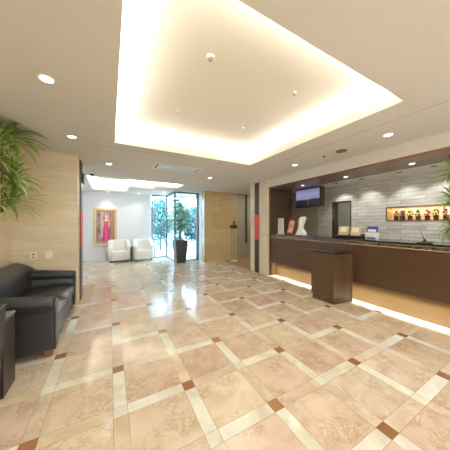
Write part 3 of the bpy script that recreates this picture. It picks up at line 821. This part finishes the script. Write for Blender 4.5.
# podium against the counter
P_ = empty('podium', (3.58, 2.47, 0), 'small brown podium with black stone top standing against the counter', 'podium')
def rpoly(x0, x1, y0, y1, r, corner):
    """rectangle with the near right corner (x1,y0) rounded by r"""
    pts = [(x0, y0)]
    for k in range(7):
        a = -pi/2+pi/2*k/6; pts.append((x1-r+r*cos(a), y0+r+r*sin(a)))
    pts += [(x1, y1), (x0, y1)]; return pts
px0, px1, py0, py1 = 3.36-3.58, 3.785-3.58, 2.24-2.47, 2.70-2.47
bm = bmesh.new(); prism(bm, [(px0, py0), (px1-.1, py0-.03), (px1, py0-.06), (px1, py1), (px0, py1)], .10, .87, 'xy')
finish('body', bm, M['panel_v'], parent=P_, bevel=.006)
bm = bmesh.new(); prism(bm, [(px0+.0, py0+.0), (px1-.1, py0-.03), (px1, py0-.06), (px1, py1-.03), (px0+.0, py1-.03)], 0.0, .10, 'xy')
finish('toe_base', bm, M['panel_v'], parent=P_, bevel=.004)
bm = bmesh.new(); tp = [(px0-.03, py0+.02), (px0-.015, py0-.012), (px0+.02, py0-.03), (px1-.1, py0-.055), (px1+.0, py0-.085), (px1+.0, py1+.03), (px0-.03, py1+.03)]
prism(bm, tp, .87, .90, 'xy'); finish('stone_top', bm, M['granite'], parent=P_, bevel=.005)
finish('edge_strip', boxes((px1-.012, px1+.001, py0-.072, py0-.05, .0, .86)), M['bronze'], parent=P_, bevel=.003)

# screen in a brown housing hung from the soffit
T = empty('wall_screen', (4.66, 3.84, 2.345), 'flat screen in a brown wood housing hung above the reception counter end', 'screen')
finish('housing', boxes((.0, .15, -.39, .42, -.50, -.002)), M['darkwood'], parent=T, bevel=.004)
finish('bezel', boxes((-.03, .002, -.385, .40, -.485, -.02)), M['black'], parent=T, bevel=.004)
def screen_mat():
    m, nt, b = newmat('screen_picture')
    tc = nt.nodes.new('ShaderNodeTexCoord'); sp = nt.nodes.new('ShaderNodeSeparateXYZ'); nt.links.new(tc.outputs['Generated'], sp.inputs[0])
    n = nt.nodes.new('ShaderNodeTexNoise'); n.inputs['Scale'].default_value = 3; nt.links.new(tc.outputs['Generated'], n.inputs['Vector'])
    ad = nt.nodes.new('ShaderNodeMath'); ad.operation = 'MULTIPLY_ADD'; ad.inputs[1].default_value = .16
    nt.links.new(n.outputs['Fac'], ad.inputs[0]); nt.links.new(sp.outputs['Z'], ad.inputs[2])
    r = ramp(nt, ad.outputs[0], [(.0, srgb(30, 26, 34)), (.45, srgb(44, 40, 56)), (.49, srgb(150, 152, 196)), (.8, srgb(168, 166, 200)), (1, srgb(140, 140, 186))])
    b.inputs['Base Color'].default_value = (.02, .02, .02, 1); nt.links.new(r.outputs['Color'], b.inputs['Emission Color']); b.inputs['Emission Strength'].default_value = .75
    b.inputs['Roughness'].default_value = .55
    return m
dp = finish('display', boxes((-.034, -.029, -.37, .385, -.47, -.035)), screen_mat(), parent=T)
finish('picture_column', boxes((-.036, -.0335, -.05, .0, -.465, -.31)), simple('screen_grey', srgb(108, 100, 112), .3), parent=dp)

# ------------------------------------------------------------------ things on the counter
ZT = 1.1225
o = empty('card_holder', (4.00, 4.17, ZT), 'tall narrow white card standing at the far end of the counter', 'card holder')
bm = bmesh.new(); prism(bm, [(-.02, 0), (.02, 0), (.0, .42), (-.008, .42)], -.10, .10, 'xz'); finish('panel', bm, M['paper'], parent=o)
finish('foot', boxes((-.05, .05, -.10, .10, 0, .012)), M['white'], parent=o)
o = empty('framed_notice', (3.99, 3.86, ZT+.006), 'red-framed notice tilted back on the counter beside the white card', 'sign', rz=R(-18))
bm = boxes((-.012, .012, -.15, .15, 0, .05), (-.012, .012, -.15, .15, .35, .40), (-.012, .012, -.15, -.12, .05, .35), (-.012, .012, .12, .15, .05, .35))
def lean(bm, a): bmesh.ops.rotate(bm, verts=bm.verts, cent=(0, 0, 0), matrix=Matrix.Rotation(R(a), 3, 'Y'))
lean(bm, 14); finish('frame', bm, M['red'], parent=o, bevel=.003)
bm = boxes((-.004, .008, -.12, .12, .05, .35)); lean(bm, 14); pg = finish('page', bm, M['paper'], parent=o)
bm = boxes((-.006, -.003, -.08, .08, .17, .26), (-.006, -.003, -.09, .09, .29, .30), (-.006, -.003, -.07, .07, .10, .108)); lean(bm, 14); finish('print', bm, simple('print_pink', srgb(226, 180, 160), .6), parent=pg)
bm = boxes((.0, .12, -.01, .01, 0, .012), (.10, .112, -.01, .01, 0, .3)); finish('easel_leg', bm, M['black'], parent=o)
o = empty('dispenser', (3.99, 3.47, ZT), 'white curved dispenser standing on the counter right of the red notice', 'dispenser')
bm = bmesh.new(); pr = [(-.13, 0), (.10, 0), (.11, .06), (.02, .16), (.03, .24), (.10, .40), (.085, .44), (-.02, .42), (-.06, .36), (-.05, .26), (-.08, .14), (-.14, .05)]
prism(bm, [(-a, z) for a, z in pr], -.06, .06, 'yz'); finish('body', bm, M['white'], parent=o, bevel=.02, seg=3, smooth=False)
finish('drip_tray', boxes((-.09, .07, -.14, .13, 0, .012)), simple('pale_grey_plastic', srgb(200, 198, 192), .4), parent=o, bevel=.004)

o = empty('brochure_tray', (4.06, 2.36, ZT), 'low black tray on the counter in front of the dark doorway', 'tray')
finish('tray_base', boxes((-.09, .09, -.265, .26, 0, .05)), M['black'], parent=o, bevel=.006)
finish('tray_back', boxes((.082, .09, -.265, .26, .05, .075)), M['black'], parent=o)
def stand_card(y, w, h, fm, lab, name, g, z=ZT+.0505, label_cat='card stand'):
    o = empty(name, (4.03, y, z+.002), lab, label_cat, g)
    bm = boxes((-.008, .008, -w/2, w/2, 0, h)); lean(bm, 12); finish('card', bm, fm, parent=o, bevel=.002)
    bm = boxes((-.0105, -.008, -w/2+.03, w/2-.03, h*.35, h*.85)); lean(bm, 12); finish('print', bm, M['paper'], parent=o)
    bm = bmesh.new(); tube(bm, [(0, 0, .002), (.05, 0, .003), (.03, 0, h*.6)], .003, n=6); finish('easel', bm, M['silver'], parent=o)
    return o
stand_card(2.49, .19, .175, M['yellow'], 'yellow card display standing on the left of the black tray', 'card_display', 'yellow card displays on the tray')
stand_card(2.26, .18, .17, M['yellow'], 'cream-yellow card display on the right of the black tray', 'card_display', 'yellow card displays on the tray')
o = empty('leaflet_box', (4.06, 1.99, ZT), 'blue and white leaflet box on the counter right of the yellow cards', 'leaflet box')
finish('holder', boxes((-.04, .05, -.09, .09, 0, .12)), M['white'], parent=o, bevel=.004)
bm = boxes((-.01, .012, -.085, .085, .01, .225)); lean(bm, 8); lf = finish('leaflets', bm, M['blue'], parent=o)
bm = boxes((-.013, -.0098, -.065, .065, .13, .175)); lean(bm, 8); finish('print', bm, M['paper'], parent=lf)
finish('blue_label', boxes((-.043, -.04, -.08, .08, .01, .035)), M['blue'], parent=o)
o = empty('pen_stand', (4.03, 1.27, ZT), 'black desk pen leaning in its small holder on the counter', 'pen')
bm = bmesh.new(); lathe(bm, [(.035, 0), (.035, .012), (.014, .03), (.012, .05)], n=20); finish('holder', bm, M['black'], parent=o)
bm = bmesh.new(); tube(bm, [(0, 0, .03), (-.01, .045, .17)], [.005, .0035], n=8); finish('pen', bm, M['black'], parent=o, smooth=True)
o = tag(finish('payment_tray', boxes((-.06, .06, -.07, .07, 0, .014), (-.05, .05, -.06, -.05, .014, .02)), M['black'], loc=(3.87, 1.22, ZT), bevel=.004), 'flat dark tray lying on the counter beside the strap-leaved plant', 'tray')

# ------------------------------------------------------------------ flower pots in the niche
fl = [(2.12, 'purple', 'orange', srgb(126, 62, 140), srgb(196, 92, 40), 'small pot of purple and orange blossoms, far left in the lit niche'),
      (2.01, 'violet', '', srgb(110, 58, 130), srgb(150, 96, 120), 'small pot of violet blossoms, second from the left in the lit niche'),
      (1.885, 'green', '', srgb(90, 130, 50), srgb(206, 196, 90), 'small pot of yellow-green leaves, third from the left in the lit niche'),
      (1.76, 'dkgreen', '', srgb(60, 96, 46), srgb(96, 120, 60), 'small pot of dark green leaves in the middle of the lit niche'),
      (1.625, 'pink', '', srgb(206, 84, 96), srgb(232, 120, 70), 'small pot of pink and coral blossoms right of the dark green pot'),
      (1.505, 'orange', '', srgb(226, 104, 48), srgb(90, 120, 50), 'small pot of orange blossoms with green leaves in the lit niche'),
      (1.375, 'red', '', srgb(198, 56, 60), srgb(130, 60, 140), 'small pot of red and purple blossoms near the plant leaves'),
      (1.25, 'peach', '', srgb(236, 150, 110), srgb(200, 70, 60), 'small pot of peach blossoms behind the plant leaves in the niche')]
POTM = simple('amber_pot', srgb(92, 48, 30), .25)
for i, (y, _, _, c1, c2, lab) in enumerate(fl):
    o = empty('flower_pot', (XB+.085, y, NZ0+.0005), lab, 'flower pot', 'flower pots in the wall niche')
    bm = bmesh.new(); lathe(bm, [(.03, 0), (.042, .01), (.035, .03), (.043, .075), (.046, .08), (.041, .08), (.037, .072)], n=16); finish('pot', bm, POTM, parent=o, smooth=False)
    rr = random.Random(90+i); bm = bmesh.new()
    for k in range(26):
        a, e = rr.uniform(0, 2*pi), rr.uniform(.1, 1.4); d = (cos(a)*cos(e), sin(a)*cos(e), sin(e)); blade(bm, (0, 0, .07), d, rr.uniform(.045, .062), .008, .8, seg=3)
    finish('leaves', bm, leafmat('niche_leaf', srgb(60, 98, 40), srgb(112, 140, 60)) if i == 0 else bpy.data.materials['niche_leaf'], parent=o)
    bm = bmesh.new()
    for k in range(13):
        a, e = rr.uniform(0, 2*pi), rr.uniform(.0, 1.5); r = .040; c = Vector((r*cos(a)*cos(e), r*sin(a)*cos(e), .105+.085*sin(e)))
        bmesh.ops.create_icosphere(bm, subdivisions=1, radius=rr.uniform(.013, .021), matrix=Matrix.Translation(c))
    finish('blossoms', bm, leafmat('blossom_%s' % _ if False else 'blossom_mix', c1, c2), parent=o, smooth=True)

# ------------------------------------------------------------------ ceiling and wall fittings
def downlight_proto():
    t = empty('downlight', (0, 0, CH), '', 'ceiling light', 'recessed ceiling downlights')
    bm = bmesh.new(); n = 28
    for (r0, z0), (r1, z1) in (((.042, -.001), (.056, -.006)), ((.056, -.006), (.066, -.0005))):
        A = [bm.verts.new((r0*cos(2*pi*k/n), r0*sin(2*pi*k/n), z0)) for k in range(n)]; B = [bm.verts.new((r1*cos(2*pi*k/n), r1*sin(2*pi*k/n), z1)) for k in range(n)]
        for k in range(n): bm.faces.new((A[k], A[(k+1) % n], B[(k+1) % n], B[k]))
    finish('trim_ring', bm, M['white'], parent=t, smooth=True)
    bm = bmesh.new(); bm.faces.new([bm.verts.new((.044*cos(2*pi*k/n), .044*sin(2*pi*k/n), -.002)) for k in range(n)])
    finish('lens', bm, M['lens'], parent=t)
    return t
D0 = downlight_proto(); first = True
DL = [(-.45, 2.18, CH, 'recessed ceiling light nearest the viewer at the left, above the sofa', 16),
      (-.45, 3.47, CH, 'recessed ceiling light above the far end of the sofa', 16),
      (-.02, 4.70, CH, 'recessed ceiling light between the pier and the air vent', 16),
      (3.22, 1.38, CH, 'recessed ceiling light right of the big cove near the bulkhead', 16),
      (3.24, 2.99, CH, 'recessed ceiling light before the pale pier left of the counter', 16),
      (2.25, 4.89, CH, 'recessed ceiling light right of the rectangular air vent', 16),
      (-.08, 8.80, CH, 'recessed ceiling light shining on the gold-framed painting', 0),
      (.98, 8.72, CH, 'recessed ceiling light above the right white armchair', 14),
      (1.75, 7.95, CH, 'recessed ceiling light near the glass corner', 12),
      (4.20, 3.62, 2.345, 'recessed soffit light above the counter end by the screen', 14),
      (4.18, 2.53, 2.345, 'recessed soffit light above the counter near the dark doorway', 14),
      (4.18, 1.47, 2.345, 'recessed soffit light above the counter before the flower niche', 14)]
for x, y, z, lab, pw in DL:
    if first: D0.location = (x, y, z); D0['label'] = lab; first = False
    else:
        q = dup(D0, (x, y, z), lab)
        if z < 2.4: q.scale = (.72, .72, 1)
    if pw: spot('downlight_and_fill', (x, y, z-.02), pw, 110, .8)
spot('painting_lamp', (-.10, 8.72, CH-.02), 22, 64, .9, rot=(R(22), 0, 0))
for x, y in ((1.2, -.6), (3.2, -.6), (-.4, .5), (3.2, .2), (1.2, -2.2)): spot('downlight_and_fill', (x, y, CH-.02), 22, 130, .9)  # added wide fill spots outside the view, without fittings

# wall washers over the stone
for i, (y, lab) in enumerate(((3.16, 'wall washer slot above the dark doorway'), (2.56, 'wall washer slot left of the flower niche'), (1.88, 'dark wall washer slot above the left of the flower niche'), (1.40, 'dark wall washer slot above the right of the flower niche'))):
    o = empty('wall_washer', (4.82, y, 2.372), lab, 'ceiling light', 'wall washers above the stone wall')
    bm = bmesh.new(); n = 20
    A = [bm.verts.new((.05*cos(2*pi*k/n), .05*sin(2*pi*k/n), -.001)) for k in range(n)]; B = [bm.verts.new((.034*cos(2*pi*k/n), .034*sin(2*pi*k/n), -.006)) for k in range(n)]
    for k in range(n): bm.faces.new((A[k], A[(k+1) % n], B[(k+1) % n], B[k]))
    finish('ring', bm, M['darkgrey'], parent=o)
    bm = bmesh.new(); bm.faces.new([bm.verts.new((.034*cos(2*pi*k/n), .034*sin(2*pi*k/n), -.004)) for k in range(n)]); finish('reflector', bm, M['black'], parent=o)
    spot('washer_lamp', (4.84, y, 2.355), 20, 80, .7, rot=(0, R(-24), 0), col=(1, 1, .97))
for y in (.6, -.4): spot('washer_lamp', (4.84, y, 2.355), 20, 80, .7, rot=(0, R(-24), 0), col=(1, 1, .97))

# air vent
v = empty('air_vent', (1.255, 4.38, CH), 'long rectangular air-conditioning vent in the ceiling', 'vent')
a, b = .49, .235
bm = boxes((-a, a, -b, -b+.04, -.012, 0), (-a, a, b-.04, b, -.012, 0), (-a, -a+.04, -b+.04, b-.04, -.012, 0), (a-.04, a, -b+.04, b-.04, -.012, 0))
finish('frame', bm, M['white'], parent=v, bevel=.003)
finish('slot', boxes((-a+.04, a-.04, -b+.04, b-.04, -.004, -.001)), simple('vent_slot_dark', srgb(116, 106, 98), .6), parent=v)
finish('panel', boxes((-a+.075, a-.075, -b+.10, b-.10, -.010, -.004)), simple('vent_panel', srgb(222, 224, 226), .3), parent=v, bevel=.002)
finish('louvre', boxes((-a+.06, a-.06, -b+.055, -b+.062, -.014, -.004)), M['white'], parent=v)
finish('louvre', boxes((-a+.06, a-.06, b-.062, b-.055, -.014, -.004)), M['white'], parent=v)
# round ceiling speaker
o = empty('ceiling_speaker', (3.27, 2.05, CH), 'round brown speaker grille in the ceiling near the bulkhead', 'speaker')
bm = bmesh.new(); lathe(bm, [(.085, -.0005), (.085, -.006), (.075, -.009)], n=28); finish('ring', bm, M['bronze'], parent=o)
bm = bmesh.new(); lathe(bm, [(.074, -.0095), (.05, -.011)], n=28); finish('grille', bm, M['grillebrown'], parent=o)
o = tag(finish('ceiling_sensor', (lambda bm: (lathe(bm, [(.022, 0), (.022, -.008), (.012, -.016)], n=16), bm)[1])(bmesh.new()), M['postdark'], loc=(3.27, 2.36, CH-.0005)), 'tiny dark sensor beside the round ceiling speaker', 'sensor')
o = empty('dome_camera', (-.37, 5.73, CH), 'small black dome camera on the ceiling beside the lit ceiling recess', 'camera')
bm = bmesh.new(); lathe(bm, [(.06, -.0005), (.06, -.02), (.05, -.025)], n=20); finish('mount', bm, M['white'], parent=o)
bm = bmesh.new(); lathe(bm, [(.048, -.0255), (.045, -.045), (.03, -.065), (.01, -.073)], n=20); finish('dome', bm, M['black'], parent=o, smooth=True)
# detectors in the tray
DT = 2.82
dn = [('smoke_detector', .75, 1.62, .036, 'round white smoke detector nearest the viewer inside the ceiling cove', 'detector'),
      ('sprinkler', .75, 2.58, .018, 'tiny sprinkler at the far left inside the ceiling cove', 'sprinkler'),
      ('sprinkler', 1.75, 1.62, .022, 'small sprinkler at the right inside the ceiling cove', 'sprinkler'),
      ('sprinkler', 1.73, 2.58, .02, 'tiny sprinkler at the far right inside the ceiling cove', 'sprinkler')]
for nm, x, y, r, lab, cat in dn:
    o = empty(nm, (x, y, DT), lab, cat, 'sprinklers in the cove' if nm == 'sprinkler' else None)
    bm = bmesh.new(); lathe(bm, [(r, -.0005), (r, -.010), (r*.8, -.016)], n=20); finish('body', bm, M['white'], parent=o)
    bm = bmesh.new(); lathe(bm, [(r*.55, -.0165), (r*.45, -.03), (r*.2, -.034)], n=16); finish('sensor_head', bm, simple('detector_grey', srgb(150, 138, 122), .5), parent=o)
# wall plates behind the sofa
for x, w, nm, lab in ((-1.06, .07, 'power_outlet', 'small two-socket outlet plate on the stone wall above the sofa'), (-.87, .085, 'blank_wall_plate', 'blank square plate on the stone wall, right of the outlet')):
    o = empty(nm, (x, YE, .89), lab, 'wall plate')
    finish('plate', boxes((-w/2-.005, w/2+.005, -.010, -.0005, -.058, .058)), M['offwhite'], parent=o, bevel=.004)
    if nm == 'power_outlet':
        for dz in (-.024, .024): finish('socket', boxes((-.018, .018, -.013, -.010, dz-.014, dz+.014)), simple('socket_grey', srgb(170, 150, 124), .4), parent=o)
    else: finish('cover', boxes((-.034, .034, -.013, -.010, -.045, .045)), M['offwhite'], parent=o, bevel=.002)

# ------------------------------------------------------------------ daylight, fill, world, camera
area('rear_ceiling_fill', (1.2, -1.6, CH-.03), 2.6, 50, col=(.93, .98, 1), sy=1.6)  # added soft fill near the ceiling behind the viewer, no fitting modelled
area('rear_wall_fill', (1.8, -3.1, 1.5), 5.5, 130, rot=(R(90), 0, 0), col=(.93, .98, 1), sy=2.0)  # added upright fill to brighten walls and ceiling; no window stands there
area('office_light', (5.7, 3.3, 2.3), .5, 1.6, sy=.8)
area('corridor_light', (4.9, 6.0, CH-.03), 1.2, 9, sy=.8)
sun = bpy.data.lights.new('sun', 'SUN'); sun.energy = 6.0; sun.angle = R(4); sun.color = (1, .97, .92)
so = bpy.data.objects.new('sun', sun); COL.objects.link(so); so.rotation_euler = (R(38), R(-20), R(20))
w = bpy.data.worlds.new('sky'); sc.world = w; w.use_nodes = True
bg = w.node_tree.nodes['Background']; bg.inputs[0].default_value = (.50, .76, 1, 1); bg.inputs[1].default_value = 13.0

cam = bpy.data.cameras.new('camera'); co = bpy.data.objects.new('camera', cam); COL.objects.link(co); sc.camera = co
cam.sensor_width = 36; cam.lens = 209/450*36; cam.shift_y = -1.5/450; cam.clip_start = .05
co.location = (0, 0, 1.4); co.rotation_euler = (R(90), 0, -math.atan2(115, 209))
sc.view_settings.view_transform = 'Standard'; sc.view_settings.look = 'None'; sc.view_settings.exposure = -0.03
